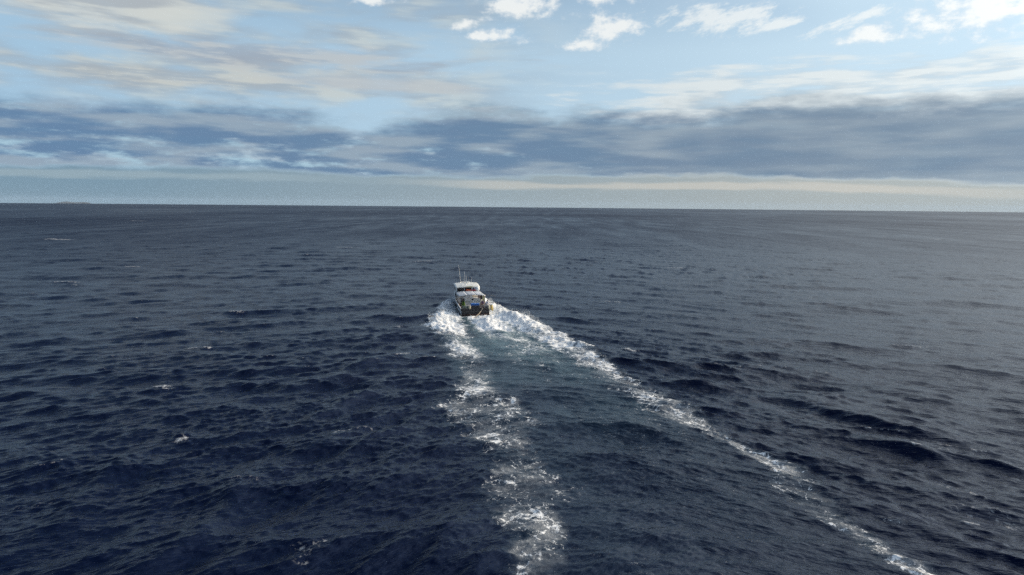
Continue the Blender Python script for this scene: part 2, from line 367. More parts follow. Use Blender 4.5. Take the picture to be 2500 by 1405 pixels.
    hull = sstep(2.5, 2.0, np.abs(bt) / ip([(-5, 1), (9, 1), (13, .8), (17, .12), (30, .1)], bf)) * sstep(-.3, .2, bf) * sstep(BOAT_LEN + .3, BOAT_LEN - .5, bf)
    calm = between * ip([(-16, 0), (0, .75), (40, .62), (75, .45), (120, .2), (200, 0)], a)
    return z, foam, aer, calm, hull

# one sheet: rings round the camera's foot point, fine where the photograph looks, coarse behind
rows = [2.0, 6.0, 10.0, 14.0, 18.0, 21.0, 23.0]
r = 24.5
while r < 34000:
    rows.append(r)
    d = 0.72 * (r * r + CAM_H ** 2) / (CAM_H * 683)
    cap = 0.75 + 0.0042 * r if r < 1400 else 6.6 + 0.013 * (r - 1400)
    r += max(0.13, min(d, cap))
rows = np.array(rows)
FINE = 0.072
az_f = np.arange(-44.0, 44.0 + 1e-6, FINE)
az_c = np.linspace(44.0, 316.0, 138)[1:-1]
az = np.radians(np.concatenate([az_f, az_c]))
NR, NA = len(rows), len(az)
RR, AA = np.meshgrid(rows, az, indexing='ij')
px = (RR * np.sin(AA)).ravel().astype(np.float64); py = (RR * np.cos(AA)).ravel()
rr = RR.ravel()
dr = np.gradient(rows); step = np.repeat(dr, NA)
dA = np.abs(np.gradient(np.unwrap(az))); step = np.maximum(step, (rr * np.tile(dA, NR)))
near_w = (np.abs((px - STERN[0]) * WS[0] + (py - STERN[1]) * WS[1]) < 85) & (np.abs((px - STERN[0]) * WF[0] + (py - STERN[1]) * WF[1] + 100) < 125)
wz, foam, aer, calm, hull = (np.zeros(len(px)) for _ in range(5))
for arr, val in zip((wz, foam, aer, calm, hull), wake(px[near_w], py[near_w])): arr[near_w] = val
X3 = np.zeros(len(px)); Y3 = np.zeros(len(px)); Z3 = np.zeros(len(px)); Q = np.zeros(len(px))
# wave trains lean away from the track on either side of it
fan_t = (px - STERN[0]) * WS[0] + (py - STERN[1]) * WS[1]
fan = np.sqrt(np.minimum(np.abs(fan_t), 160) ** 2 + 12 ** 2)
CHOP = (1.3, 1.15, 0.8, 0.5)
for ti, T in enumerate(TILES):
    c, s_ = math.cos(.37 * ti), math.sin(.37 * ti) * 0       # tiles stay aligned with the wind
    hh, ddx, ddy, q = T.at(px + 37 * ti, py + 91 * ti + fan * (.22, .5, .62, .62)[ti])
    wgt = np.maximum(np.clip(2.2 - step / (TMIN[ti] / 2.0), 0, 1), (.7, .7 * sstep(4000, 1200, rr), .7 * sstep(800, 300, rr), 0.0)[ti]) * (1 - calm * (.25, .55, .7, .6)[ti])
    wgt *= (1 - hull)
    gust = 1.0 if ti == 0 else 0.42 + 1.15 * fnoise(px / (55.0, 60, 34, 24)[ti] + 3 * ti, py / (55.0, 60, 34, 24)[ti], 3)
    wgt = wgt * gust * (1.12, 1.05, 1.55, 1.9)[ti]
    Z3 += hh * wgt; X3 += CHOP[ti] * ddx * wgt; Y3 += CHOP[ti] * ddy * wgt
    if ti < 3: Q += CHOP[ti] * q * wgt
far = sstep(15000, 9000, rr)
Z3 = Z3 * far + wz * (1 - .0 * hull) * (1 - hull) - .5 * hull
qn = Q[(rr > 30) & (rr < 250)]; q0, q1 = np.quantile(qn, .985), np.quantile(qn, .9990)
caps = .65 * sstep(q0, q1, Q) * far * (1 - hull) * sstep(.52, .64, fnoise(px / 14 + 60, py / 14, 3))
for (cx, cy, hl, hw, st, an) in CAPS:
    k = np.nonzero((np.abs(px - cx) < hl * 3) & (np.abs(py - cy) < hl * 3 + 12))[0]
    ex = px[k] - cx; ey = py[k] - cy; ca, sa = math.cos(rad(an)), math.sin(rad(an))
    w_ = np.maximum(hw, step[k] * .7)
    wv = (fnoise(ex * 1.1 + cx, ey * 1.1, 3) - .5) * hw * 3
    q = np.sqrt(((ex * ca + ey * sa) / (hl * 1.3)) ** 2 + ((-ex * sa + ey * ca + wv) / (w_ * 1.5)) ** 2)
    caps[k] = np.maximum(caps[k], st * sstep(1.1, .3, q))
    Z3[k] += min(.3, .16 * hl) * sstep(1.8, 0, q) * (1 if st > .65 else 0)
foam = np.clip(np.maximum(foam, caps * .74), 0, 1) * (1 - hull)
vx = px + X3 * far; vy = py + Y3 * far; vz = Z3 - rr ** 2 / (2 * EARTH)
co = np.stack([vx, vy, vz], 1).astype(np.float32)
ii = np.arange(NR - 1)[:, None] * NA; jj = np.arange(NA)[None, :]; j2 = (jj + 1) % NA
quads = np.stack([ii + jj, ii + NA + jj, ii + NA + j2, ii + j2], -1).reshape(-1, 4)
# vertex normals of the whole sheet, so that the sea and the wake meet without a seam
p0, p1, p2, p3 = (co[quads[:, k]] for k in range(4))
fn = np.cross(p2 - p0, p3 - p1)
vn = np.zeros_like(co)
for ax in range(3):
    for k in range(4): vn[:, ax] += np.bincount(quads[:, k], fn[:, ax], len(co)).astype(np.float32)
vn /= np.linalg.norm(vn, axis=1, keepdims=True) + 1e-12
if vn[:, 2].mean() < 0: vn = -vn; quads = quads[:, ::-1]

gustp = fnoise(px / 210.0 + 7, py / 420.0 + 2, 4) - .5
streak = fnoise(px / 9.0 + 3, py / 60.0, 3) - .5
ripple = np.interp(rr, [0, 40, 120, 400, 40000], [.16, .18, .26, .45, .49]) * (1 + gustp * .55 + streak * np.interp(rr, [0, 150, 500], [0, .1, .5]))   # slopes too small for the sheet
def quad_mesh(name, quads, mat):
    used, inv = np.unique(quads.ravel(), return_inverse=True)
    me = bpy.data.meshes.new(name); n = len(quads)
    me.vertices.add(len(used)); me.vertices.foreach_set('co', co[used].ravel())
    me.loops.add(n * 4); me.loops.foreach_set('vertex_index', inv.astype(np.int32))
    me.polygons.add(n); me.polygons.foreach_set('loop_start', np.arange(0, n * 4, 4, dtype=np.int32))
    me.polygons.foreach_set('use_smooth', np.ones(n, bool))
    for nm, arr in (('foam', foam), ('aerated', aer), ('ripple', ripple)):
        at = me.attributes.new(nm, 'FLOAT', 'POINT'); at.data.foreach_set('value', arr[used].astype(np.float32))
    me.update(calc_edges=True); me.validate()
    na = me.attributes.new('custom_normal', 'FLOAT_VECTOR', 'POINT'); na.data.foreach_set('vector', vn[used].ravel())
    me.materials.append(mat)
    o = bpy.data.objects.new(name, me); C.objects.link(o)
    return o

def new_mat(name):
    m = bpy.data.materials.new(name); m.use_nodes = True
    t = m.node_tree; t.nodes.clear()
    out = t.nodes.new('ShaderNodeOutputMaterial')
    return m, t, out
def sea_material(lacy):
    m, t, out = new_mat('foaming_water' if lacy else 'sea_water')
    L = t.links.new
    g = t.nodes.new('ShaderNodeNewGeometry'); s3 = t.nodes.new('ShaderNodeSeparateXYZ'); L(g.outputs['Position'], s3.inputs[0])
    x, y = X(t, s3.outputs[0]), X(t, s3.outputs[1])
    def attr(n):
        a = t.nodes.new('ShaderNodeAttribute'); a.attribute_name = n; return X(t, a.outputs['Fac'])
    fo, ae = attr('foam'), attr('aerated')
    P = vec(t, x, y)
    tt = ((x - float(STERN[0])) * float(WS[0]) + (y - float(STERN[1])) * float(WS[1]))
    ys = y + tt.abs() * 0.45
    if lacy:
        # lace: crooked filaments at two sizes with holes between them
        wp = noise(t, P, 0.8, 4, 0.6); wq = noise(t, vec(t, x + 40.0, y), 0.8, 4, 0.6)
        Pw = vec(t, x + (wp - 0.5) * 2.4, y + (wq - 0.5) * 2.4)
        def cells(sc_):
            n = t.nodes.new('ShaderNodeTexVoronoi'); n.voronoi_dimensions = '2D'; n.feature = 'DISTANCE_TO_EDGE'
            L(Pw, n.inputs['Vector']); n.inputs['Scale'].default_value = sc_; return X(t, n.outputs['Distance'])
        er = noise(t, P, 2.6, 5, 0.68); big = noise(t, P, 0.42, 3, 0.55)
        wd = fo * fo * 0.42 + fo * 0.10 + 0.02
        n1 = 1.0 - cells(0.75) / wd; n2 = 1.0 - cells(2.1) / wd
        r2 = er
        net = n1.max(n2 * 0.85 - 0.05)
        ff = (net * 1.1 + (er - 0.5) * 2.6 + (big - 0.5) * 1.7 + fo.pw([(0, -1.4), (.2, -.9), (.5, -.46), (.75, -.10), (.9, .32), (1.0, .85)]))
        ff = (ff * 1.5 - 0.16).clamp()
        ff = ff * fo.smooth(0.05, 0.2)
        milk = noise(t, vec(t, x * 0.35, ys * 1.1), 0.9, 5, 0.65)
        ff = ff.max(fo.smooth(0.08, 0.9) * 0.40 * (milk + fo * 0.25).smooth(0.42, 0.78))
    else:
        er = noise(t, P, 3.0, 4, 0.65)
        ff = (fo * 1.5 + (er - 0.5) * 3.4 - 0.5).clamp() * fo.smooth(0.08, 0.3) * 0.62
    # fine ripples, finer than the sheet
    b1 = noise(t, vec(t, x * 0.5, ys * 1.5), 3.0, 4, 0.6)
    b2 = noise(t, vec(t, x * 0.45, ys * 1.35), 0.8, 4, 0.6)
    bump = t.nodes.new('ShaderNodeBump'); bump.inputs['Strength'].default_value = 1.0; bump.inputs['Distance'].default_value = 0.30
    hgt_ = b1 * 0.16 + b2 * 0.60
    if lacy: hgt_ = hgt_ + er * fo * 0.35
    L(hgt_.o, bump.inputs['Height'])
    w = t.nodes.new('ShaderNodeBsdfPrincipled')
    L(mixc(t, ae.clamp(), (0.0017, 0.0045, 0.0190), (0.054, 0.108, 0.126)), w.inputs['Base Color'])
    L(attr('ripple').o, w.inputs['Roughness']); w.inputs['Specular Tint'].default_value = (.46, .62, 1.0, 1); w.inputs['IOR'].default_value = 1.333
    L(bump.outputs[0], w.inputs['Normal'])
    f = t.nodes.new('ShaderNodeBsdfPrincipled')
    f.inputs['Base Color'].default_value = (0.80, 0.82, 0.84, 1); f.inputs['Roughness'].default_value = 0.7; f.inputs['IOR'].default_value = 1.2
    L(bump.outputs[0], f.inputs['Normal'])
    mx = t.nodes.new('ShaderNodeMixShader'); L(ff.o, mx.inputs[0]); L(w.outputs[0], mx.inputs[1]); L(f.outputs[0], mx.inputs[2])
    L(mx.outputs[0], out.inputs[0])
    return m
M_SEA = sea_material(False); M_WAKE = sea_material(True)
dxs = px - STERN[0]; dys = py - STERN[1]
t_v = dxs * WS[0] + dys * WS[1]; a_v = -(dxs * WF[0] + dys * WF[1])
in_wake = (np.interp(a_v, [-16.5, -15.5, -4, 5, 60, 110], [0, 2, 7.5, 9.5, 12, 13]) > np.abs(t_v)) & (a_v > -16.5) & (a_v < 110) & (foam > .10)
qw = in_wake[quads].sum(1) >= 2
sea = quad_mesh('sea', quads[~qw], M_SEA)
sea['kind'] = 'structure'; sea['label'] = 'dark blue choppy open sea reaching to the horizon'
wk = quad_mesh('wake_foam', quads[qw], M_WAKE)
wk['kind'] = 'stuff'; wk['label'] = 'white foaming wake spreading astern of the boat'; wk['category'] = 'wake'
# the middle of the ring under the camera
# ------------------------------------------------------------------ builders
class MB:
    """collects simple solids and links them as one mesh object"""
    def __init__(s): s.v, s.f, s.sm = [], [], []
    def add(s, v, f, smooth=False):
        n = len(s.v); s.v += [tuple(p) for p in v]; s.f += [tuple(i + n for i in q) for q in f]; s.sm += [smooth] * len(f); return s
    def box(s, c, d, rot=None, ch=0.0):
        """box with chamfered vertical and horizontal edges"""
        hx, hy, hz = d[0] / 2, d[1] / 2, d[2] / 2
        M = rot or Matrix.Identity(3)
        bm = bmesh.new(); bmesh.ops.create_cube(bm, size=1.0)
        for v in bm.verts: v.co = Vector((v.co.x * 2 * hx, v.co.y * 2 * hy, v.co.z * 2 * hz))
        if ch: bmesh.ops.bevel(bm, geom=bm.edges[:], offset=ch, segments=2, affect='EDGES', profile=.5)
        bm.verts.index_update()
        s.add([M @ v.co + Vector(c) for v in bm.verts], [[v.index for v in f.verts] for f in bm.faces]); bm.free(); return s
    def tube(s, pts, r, seg=8, caps=True):
        pts = [Vector(p) for p in pts]; rs = r if isinstance(r, (list, tuple)) else [r] * len(pts)
        V, F = [], []
        up = Vector((0, 0, 1))
        for i, p in enumerate(pts):
            d = (pts[min(i + 1, len(pts) - 1)] - pts[max(i - 1, 0)]).normalized()
            a = d.cross(up if abs(d.z) < .95 else Vector((1, 0, 0))).normalized(); b = d.cross(a)
            for k in range(seg):
                th = 2 * math.pi * k / seg; V.append(p + (a * math.cos(th) + b * math.sin(th)) * rs[i])
        for i in range(len(pts) - 1):
            for k in range(seg): F.append((i * seg + k, i * seg + (k + 1) % seg, (i + 1) * seg + (k + 1) % seg, (i + 1) * seg + k))
        if caps: F += [tuple(range(seg))[::-1], tuple((len(pts) - 1) * seg + k for k in range(seg))]
        return s.add(V, F, True)
    def lathe(s, c, prof, axis='Z', seg=16):
        V, F = [], []
        for (r, h) in prof:
            for k in range(seg):
                th = 2 * math.pi * k / seg; q = (r * math.cos(th), r * math.sin(th), h)
                if axis == 'Y': q = (q[0], q[2], q[1])
                if axis == 'X': q = (q[2], q[0], q[1])
                V.append(Vector(c) + Vector(q))
        for i in range(len(prof) - 1):
            for k in range(seg): F.append((i * seg + k, i * seg + (k + 1) % seg, (i + 1) * seg + (k + 1) % seg, (i + 1) * seg + k))
        F += [tuple(range(seg))[::-1], tuple((len(prof) - 1) * seg + k for k in range(seg))]
        return s.add(V, F, True)
    def build(s, name, mat, parent=None, label=None, bevel=0):
        me = bpy.data.meshes.new(name); me.from_pydata(s.v, [], s.f)
        me.polygons.foreach_set('use_smooth', s.sm); me.update()
        bm = bmesh.new(); bm.from_mesh(me); bmesh.ops.recalc_face_normals(bm, faces=bm.faces[:]); bm.to_mesh(me); bm.free()
        me.materials.append(mat)
        o = bpy.data.objects.new(name, me); C.objects.link(o)
        if parent: o.parent = parent
        if label: o['label'] = label
        if bevel:
            b = o.modifiers.new('bevel', 'BEVEL'); b.width = bevel; b.segments = 2; b.limit_method = 'ANGLE'
        return o
def thing(o, label, cat, group=None):
    o['label'] = label; o['category'] = cat
    if group: o['group'] = group
    return o
def paint(name, c, rough=.5, metal=0.0, wear=.12, scale=3.0, grime=None):
    m, t, out = new_mat(name)
    b = t.nodes.new('ShaderNodeBsdfPrincipled'); t.links.new(b.outputs[0], out.inputs[0])
    tcn = t.nodes.new('ShaderNodeTexCoord')
    n = noise(t, tcn.outputs['Object'], scale, 5, .6, dims='3D')
    lo = tuple(v * (1 - wear * 1.4) for v in c); hi = tuple(min(1, v * (1 + wear * .6)) for v in c)
    k = mixc(t, n.smooth(.3, .7), lo, hi)
    if grime: k = mixc(t, noise(t, tcn.outputs['Object'], scale * .6, 6, .7, dims='3D').smooth(.52, .72) * .6, k, grime)
    t.links.new(k, b.inputs['Base Color']); b.inputs['Roughness'].default_value = rough; b.inputs['Metallic'].default_value = metal
    return m
M_WHITE = paint('white_gelcoat', (.80, .81, .81), .35, wear=.06)
M_ROOF = paint('roof_white', (.78, .78, .74), .5, grime=(.55, .50, .40))
M_CANV = paint('awning_canvas', (.70, .74, .80), .75, wear=.06)
def let_light_through(m, k):
    t = m.node_tree; o_ = [n for n in t.nodes if n.type == 'OUTPUT_MATERIAL'][0]; b = [n for n in t.nodes if n.type == 'BSDF_PRINCIPLED'][0]
    tl = t.nodes.new('ShaderNodeBsdfTranslucent'); tl.inputs[0].default_value = (.8, .84, .88, 1)
    mx = t.nodes.new('ShaderNodeMixShader'); mx.inputs[0].default_value = k
    t.links.new(b.outputs[0], mx.inputs[1]); t.links.new(tl.outputs[0], mx.inputs[2]); t.links.new(mx.outputs[0], o_.inputs[0])
let_light_through(M_CANV, .45)
M_DARK = paint('dark_transom_paint', (.020, .018, .022), .45, wear=.4)
M_BLACK = paint('black_rubber', (.015, .015, .017), .6)
M_GLASS = paint('tinted_window', (.010, .009, .010), .12, wear=.3)
M_STEEL = paint('stainless_rail', (.50, .48, .45), .35, .6)
M_POLE = paint('pole_paint', (.62, .50, .44), .45)
M_DECK = paint('deck_wood', (.16, .10, .08), .7, wear=.3)
M_BOOT = paint('boot_stripe_red', (.10, .035, .025), .5)
M_LINE = paint('rub_strip_grey', (.10, .09, .09), .5)
M_BLUE = paint('cooler_blue', (.05, .20, .62), .45, wear=.08)
M_GREEN = paint('net_green', (.055, .13, .012), .8, wear=.4, scale=9)
M_YEL = paint('buoy_yellow', (.66, .50, .16), .5)
M_AMB = paint('board_amber', (.62, .40, .12), .4)
M_CREAM = paint('cloth_cream', (.60, .50, .40), .85)
M_POST = paint('side_curtain', (.55, .55, .30), .8)
M_ORNG = paint('orange_vest', (.55, .10, .03), .7)
M_RED = paint('red_float', (.45, .03, .05), .5)
M_ROPE = paint('tow_rope', (.50, .42, .32), .9, scale=30)
M_BROWN = paint('cabin_lining', (.20, .12, .05), .7)
M_FEND = paint('fender_cream', (.62, .56, .38), .55, grime=(.12, .09, .04))
M_GNET = paint('rail_netting', (.10, .14, .12), .9, wear=.4, scale=12)
M_PINK = paint('sack_pink', (.50, .36, .30), .85)

# ------------------------------------------------------------------ the boat
boat = bpy.data.objects.new('fishing_boat', None); C.objects.link(boat)
boat.location = (STERN[0], STERN[1], -0.02)
boat.rotation_euler = (rad(0.6), rad(-1.3), -BOAT_AZ)
thing(boat, 'white working boat with dark transom, aft awning and tall antennas steaming away', 'boat')
BOAT_M = Matrix.Translation(boat.location) @ boat.rotation_euler.to_matrix().to_4x4()
def aboard(o):
    """stand a separate thing on the moving boat"""
    o.matrix_world = BOAT_M @ o.matrix_world
    return o

# hull: stations (forward, half beam at rail, half beam at chine, z chine, z keel, z rail)
ST = [(0.0, 2.22, 2.06, .10, -.45, 1.20), (3, 2.27, 2.10, .12, -.50, 1.20), (6, 2.29, 2.08, .15, -.55, 1.22), (9.0, 2.26, 1.98, .20, -.60, 1.27),
      (9.6, 2.25, 1.94, .22, -.60, 1.85), (11.5, 2.14, 1.72, .32, -.62, 2.0), (13.5, 1.82, 1.25, .45, -.62, 2.18), (15.3, 1.25, .65, .62, -.5, 2.38), (16.6, .55, .2, .9, -.1, 2.55), (17.2, .06, .03, 1.3, .6, 2.65)]
hullb = MB(); V = []; F = []
for (y, b, c, zc, zk, zr) in ST:
    V += [(-b, y, zr), (-(b * .55 + c * .45), y, (zr + zc) / 2), (-c, y, zc), (0, y, zk), (c, y, zc), ((b * .55 + c * .45), y, (zr + zc) / 2), (b, y, zr)]
for i in range(len(ST) - 1):
    for k in range(6): F.append((i * 7 + k, i * 7 + k + 1, (i + 1) * 7 + k + 1, (i + 1) * 7 + k))
hull_o = hullb.add(V, F, False).build('hull', M_WHITE, boat)
hs = hull_o.modifiers.new('solid', 'SOLIDIFY'); hs.thickness = .07; hs.offset = -1
# side rubbing strip along the hull
for sx in (-1, 1):
    MB().tube([(sx * (b + .03), y, zr - .22) for (y, b, c, zc, zk, zr) in ST[:4]], .045, 6).build('rubbing_strip', M_LINE, boat)
    MB().tube([(sx * (b - .02), y, zr + .03) for (y, b, c, zc, zk, zr) in ST[:4]], .075, 8).build('gunwale_cap', M_WHITE, boat)
    MB().tube([(sx * (b - .01), y, zr + .03) for (y, b, c, zc, zk, zr) in ST[4:]], .06, 8).build('gunwale_cap', M_WHITE, boat)
tr = MB(); tr.add([(-2.23, -.04, 1.18), (2.23, -.04, 1.18), (2.07, -.04, .1), (0, -.04, -.46), (-2.07, -.04, .1), (-2.23, .10, 1.18), (2.23, .10, 1.18), (2.07, .10, .1), (0, .10, -.46), (-2.07, .10, .1)],
                  [(0, 1, 2, 3, 4), (5, 9, 8, 7, 6), (0, 5, 6, 1), (1, 6, 7, 2), (2, 7, 8, 3), (3, 8, 9, 4), (4, 9, 5, 0)])
tr_o = tr.build('transom', M_DARK, boat, 'dark brown-black painted transom')
MB().box((0, -.065, .70), (4.2, .05, .07), ch=.01).build('rub_strip', M_LINE, tr_o)
MB().box((0, -.060, .26), (4.06, .04, .09), ch=.01).build('boot_stripe', M_BOOT, tr_o)
MB().box((0, 4.6, .58), (4.2, 9.0, .06)).build('deck', M_DECK, boat)
MB().box((0, -.03, 1.40), (1.24, .09, .50), ch=.015).build('stern_gate', M_DARK, boat, 'dark solid stern gate between the two railings')
for x0, x1 in ((-2.12, -.72), (.68, 2.05)):
    rail = MB().tube([(x0, -.02, 1.22), (x0, -.02, 1.62), (x1, -.02, 1.66), (x1, -.02, 1.22)], .032, 8).build('stern_railing', M_STEEL, boat)
    n = 4
    for k in range(1, n):
        xx = x0 + (x1 - x0) * k / n
        MB().tube([(xx, -.02, 1.18), (xx, -.02, 1.63)], .028, 6).build('rail_post', M_STEEL, rail)
    if x0 < 0: MB().box(((x0 + x1) / 2, .03, 1.40), (x1 - x0 - .1, .015, .36)).build('netting', M_GNET, rail)
# awning: three cambered canvas strips on a pole frame
def camber(x, y): return 2.50 + .20 * math.cos(min(1, abs(x) / 2.15) * math.pi / 2) + (4.4 - y) * .030
for k, (xa, xb) in enumerate(((-2.10, -.702), (-.698, .698), (.702, 2.10))):
    m = MB(); V = []; F = []; nx = 6; ys = (4.3, 6.3, 8.3, 10.5)
    for y in ys:
        for i in range(nx + 1):
            x = xa + (xb - xa) * i / nx; x2 = x * (1 - .03 * (y - 4.3) / 6)
            V.append((x2, y, camber(x, y) - (.03 if (y in (6.3, 8.3)) else 0)))
    for j in range(len(ys) - 1):
        for i in range(nx): F.append((j * (nx + 1) + i, j * (nx + 1) + i + 1, (j + 1) * (nx + 1) + i + 1, (j + 1) * (nx + 1) + i))
    m.add(V, F, True); o = m.build('awning_panel', M_CANV, boat)
    sm = o.modifiers.new('solid', 'SOLIDIFY'); sm.thickness = .03; sm.offset = -1
MB().tube([(x, 4.30, camber(x, 4.3) - .06) for x in np.linspace(-2.1, 2.1, 13)], .035, 6).build('awning_frame', M_STEEL, boat)
for sx in (-1, 1):
    MB().tube([(sx * 2.10, 4.3, 2.45), (sx * 2.06, 7.4, 2.36), (sx * 2.03, 10.5, 2.27)], .035, 6).build('awning_frame', M_STEEL, boat)
    for y in (4.45, 7.4): MB().tube([(sx * 2.06, y, .6), (sx * 2.06, y, 2.48 - (y - 4.4) * .03)], .045, 8).build('awning_pole', M_POLE, boat)
MB().box((1.92, 4.62, 1.90), (.34, .04, 1.12), ch=.01).build('side_curtain', M_POST, boat, 'pale yellow rolled curtain at the starboard awning corner')
# white deckhouse under the awning
dh = MB(); w0, w1 = -.95, 1.55
dh.add([(w0, 6.5, .62), (w1, 6.5, .62), (w1, 6.5, 1.74), (.35, 6.5, 1.92), (w0, 6.5, 1.74), (w0, 9.8, .62), (w1, 9.8, .62), (w1, 9.8, 1.74), (.35, 9.8, 1.92), (w0, 9.8, 1.74)],
       [(0, 1, 2, 3, 4), (5, 9, 8, 7, 6), (0, 4, 9, 5), (1, 6, 7, 2), (2, 7, 8, 3), (3, 8, 9, 4)])
dho = dh.build('deckhouse', M_WHITE, boat)
MB().box((.33, 6.48, 1.58), (.26, .05, .22), ch=.01).build('deckhouse_window', M_GLASS, dho)
MB().box((-.42, 6.47, 1.27), (.80, .06, .035)).build('ledge', M_LINE, dho)
MB().box((1.05, 6.47, 1.30), (.86, .06, .035)).build('ledge', M_LINE, dho)
MB().box((-1.20, 6.95, 1.15), (.46, .9, 1.05), ch=.03).build('side_locker', M_LINE, dho)
# wheelhouse
whb = MB(); zb, zt = .62, 3.05
whb.box((-1.86, 12.3, 1.85), (.08, 3.4, 2.4)); whb.box((1.86, 12.3, 1.85), (.08, 3.4, 2.4)); whb.box((0, 13.95, 1.6), (3.64, .08, 1.9))
whb.box((0, 10.62, 1.45), (3.64, .08, 1.7)); whb.box((0, 10.62, 3.03), (3.64, .08, .10))
wh = whb.build('wheelhouse', M_WHITE, boat)
for x0, x1 in ((-1.74, -.62), (-.44, .66), (.70, 1.72)):
    w = MB().box(((x0 + x1) / 2, 10.61, 2.66), (x1 - x0, .05, .62), ch=.01).build('window', M_GLASS, wh)
for x in (-1.80, -.53, .68, 1.78): MB().box((x, 10.60, 2.66), (.09, .10, .66), ch=.01).build('window_post', M_WHITE, wh)
for sx in (-1, 1):
    for y0 in (11.0, 12.1, 13.0):
        MB().box((sx * 1.895, y0 + .42, 2.62), (.03, .82, .52), ch=.01).build('window', M_GLASS, wh)
rf = MB(); V = []; F = []
ry = (10.25, 10.5, 12.4, 14.4, 14.9); rz = (3.18, 3.34, 3.46, 3.42, 3.24)
for y, z in zip(ry, rz):
    for x in (-2.02, -1.8, -.9, 0, .9, 1.8, 2.02): V.append((x, y, z - .10 * (abs(x) / 2) ** 2 - (.08 if abs(x) > 1.9 else 0)))
for j in range(4):
    for i in range(6): F.append((j * 7 + i, j * 7 + i + 1, (j + 1) * 7 + i + 1, (j + 1) * 7 + i))
rf.add(V, F, False); roof = rf.build('wheelhouse_roof', M_ROOF, boat)
sm = roof.modifiers.new('solid', 'SOLIDIFY'); sm.thickness = .12; sm.offset = -1
MB().box((.28, 10.22, 3.17), (1.10, .05, .14), ch=.01).build('roof_sign_board', M_POST, roof, 'pale yellow sign board along the roof edge')  # yellowish sign board without lettering, not a lamp
# raised side screen and hoop rail to port of the wheelhouse
for sx in (-1,):
    MB().tube([(sx * 2.16, 10.0, 1.9), (sx * 2.14, 10.05, 2.5), (sx * 2.10, 10.5, 2.66), (sx * 2.08, 11.6, 2.66), (sx * 2.05, 12.2, 2.5), (sx * 2.02, 12.3, 2.0)], .04, 8).build('side_hoop_rail', M_WHITE, boat)
    MB().box((sx * 2.17, 10.9, 2.12), (.06, 1.5, .55), rot=Matrix.Rotation(rad(-4), 3, 'Z'), ch=.02).build('side_screen', M_WHITE, boat)
bowr = MB()
for sx in (-1, 1): bowr.tube([(sx * 1.9, 13.2, 2.2), (sx * 1.85, 13.3, 2.85), (sx * 1.3, 15.2, 3.05), (sx * .5, 16.7, 3.2), (0, 17.0, 3.22)], .03, 6)
bowr.build('bow_rail', M_STEEL, boat)
# air conditioner on the after face of the wheelhouse
ac = MB().box((1.00, 10.42, 2.86), (.66, .30, .46), ch=.02).build('air_conditioner', M_WHITE, boat)
MB().lathe((.93, 10.265, 2.86), [(.0, .01), (.17, .01), (.17, -.02), (.0, -.02)], 'Y', 16).build('fan_grille', M_BLACK, ac)
# masts and aerials
for x, y, z0, z1, r0, tx in ((-.90, 12.5, 3.3, 6.65, .030, -.35), (-.12, 13.0, 3.4, 5.45, .020, -.10), (.10, 13.1, 3.4, 4.75, .022, 0), (-.28, 13.2, 3.4, 4.40, .018, 0), (.95, 13.0, 3.3, 4.55, .020, .03), (.52, 13.3, 3.4, 4.45, .014, 0)):
    a_ = MB().tube([(x, y, z0), (x + tx * .5, y, (z0 + z1) / 2), (x + tx, y, z1)], [r0 * 1.0, r0 * .75, r0 * .5], 6).build('antenna', M_ROOF, boat)
    MB().lathe((x, y, z0), [(.05, -.1), (.05, .12), (.02, .16)], 'Z', 8).build('antenna_base', M_STEEL, a_)
rd = MB().lathe((.10, 12.8, 3.36), [(.14, 0), (.14, .22), (.1, .28)], 'Z', 12).build('radar', M_ROOF, boat)
MB().box((.05, 12.8, 3.70), (1.25, .16, .12), rot=Matrix.Rotation(rad(3), 3, 'Y'), ch=.03).build('scanner_bar', M_ROOF, rd)
lm = MB().tube([(1.15, 11.6, 3.2), (1.15, 11.6, 3.62)], .03, 6).build('light_mast', M_STEEL, boat)
MB().tube([(.95, 11.6, 3.62), (1.62, 11.6, 3.62)], .035, 6).build('cross_bar', M_ROOF, lm)
MB().lathe((-.2, 11.3, 3.30), [(.10, 0), (.13, .08), (.10, .18), (.03, .22)], 'Z', 10).build('dome_light', M_ROOF, boat)
lc = MB().box((-.95, 11.1, 3.36), (.35, .3, .16), ch=.02).build('roof_box', M_WHITE, boat)
# boom swung out to starboard
MB().tube([(2.05, 7.4, 2.30), (3.0, 6.6, 2.17), (4.0, 6.0, 2.05)], [.05, .045, .035], 8).build('outrigger_pole', M_LINE, boat)

# ------------------------------------------------------------------ things carried on the boat
ck = bpy.data.objects.new('cooler_box', None); C.objects.link(ck)
MB().box((0, 0, .24), (1.26, .62, .46), ch=.03).build('body', M_BLUE, ck)
MB().box((0, 0, .51), (1.30, .66, .10), ch=.03).build('lid', M_BLUE, ck)
ck.matrix_world = Matrix.Translation((.40, 3.9, .78)); aboard(thing(ck, 'long bright blue cooler box before the white deckhouse', 'cooler'))
pl = MB().box((.40, 3.9, .695), (1.4, .8, .165), ch=.01)
aboard(thing(pl.build('pallet', M_DECK), 'low brown wooden pallet under the blue cooler', 'pallet'))
gn = MB(); rg = random.Random(4); V = []; F = []
prof = [(.24, 0), (.30, .2), (.29, .5), (.24, .8), (.12, .98)]
for r0, z in prof:
    for k in range(12):
        a0 = 2 * math.pi * k / 12; q = r0 * (1 + rg.uniform(-.16, .16)); V.append((-1.28 + q * math.cos(a0), 5.0 + q * math.sin(a0), .61 + z + rg.uniform(-.03, .03)))
for i in range(len(prof) - 1):
    for k in range(12): F.append((i * 12 + k, i * 12 + (k + 1) % 12, (i + 1) * 12 + (k + 1) % 12, (i + 1) * 12 + k))
F += [tuple(range(12))[::-1], tuple(48 + k for k in range(12))]
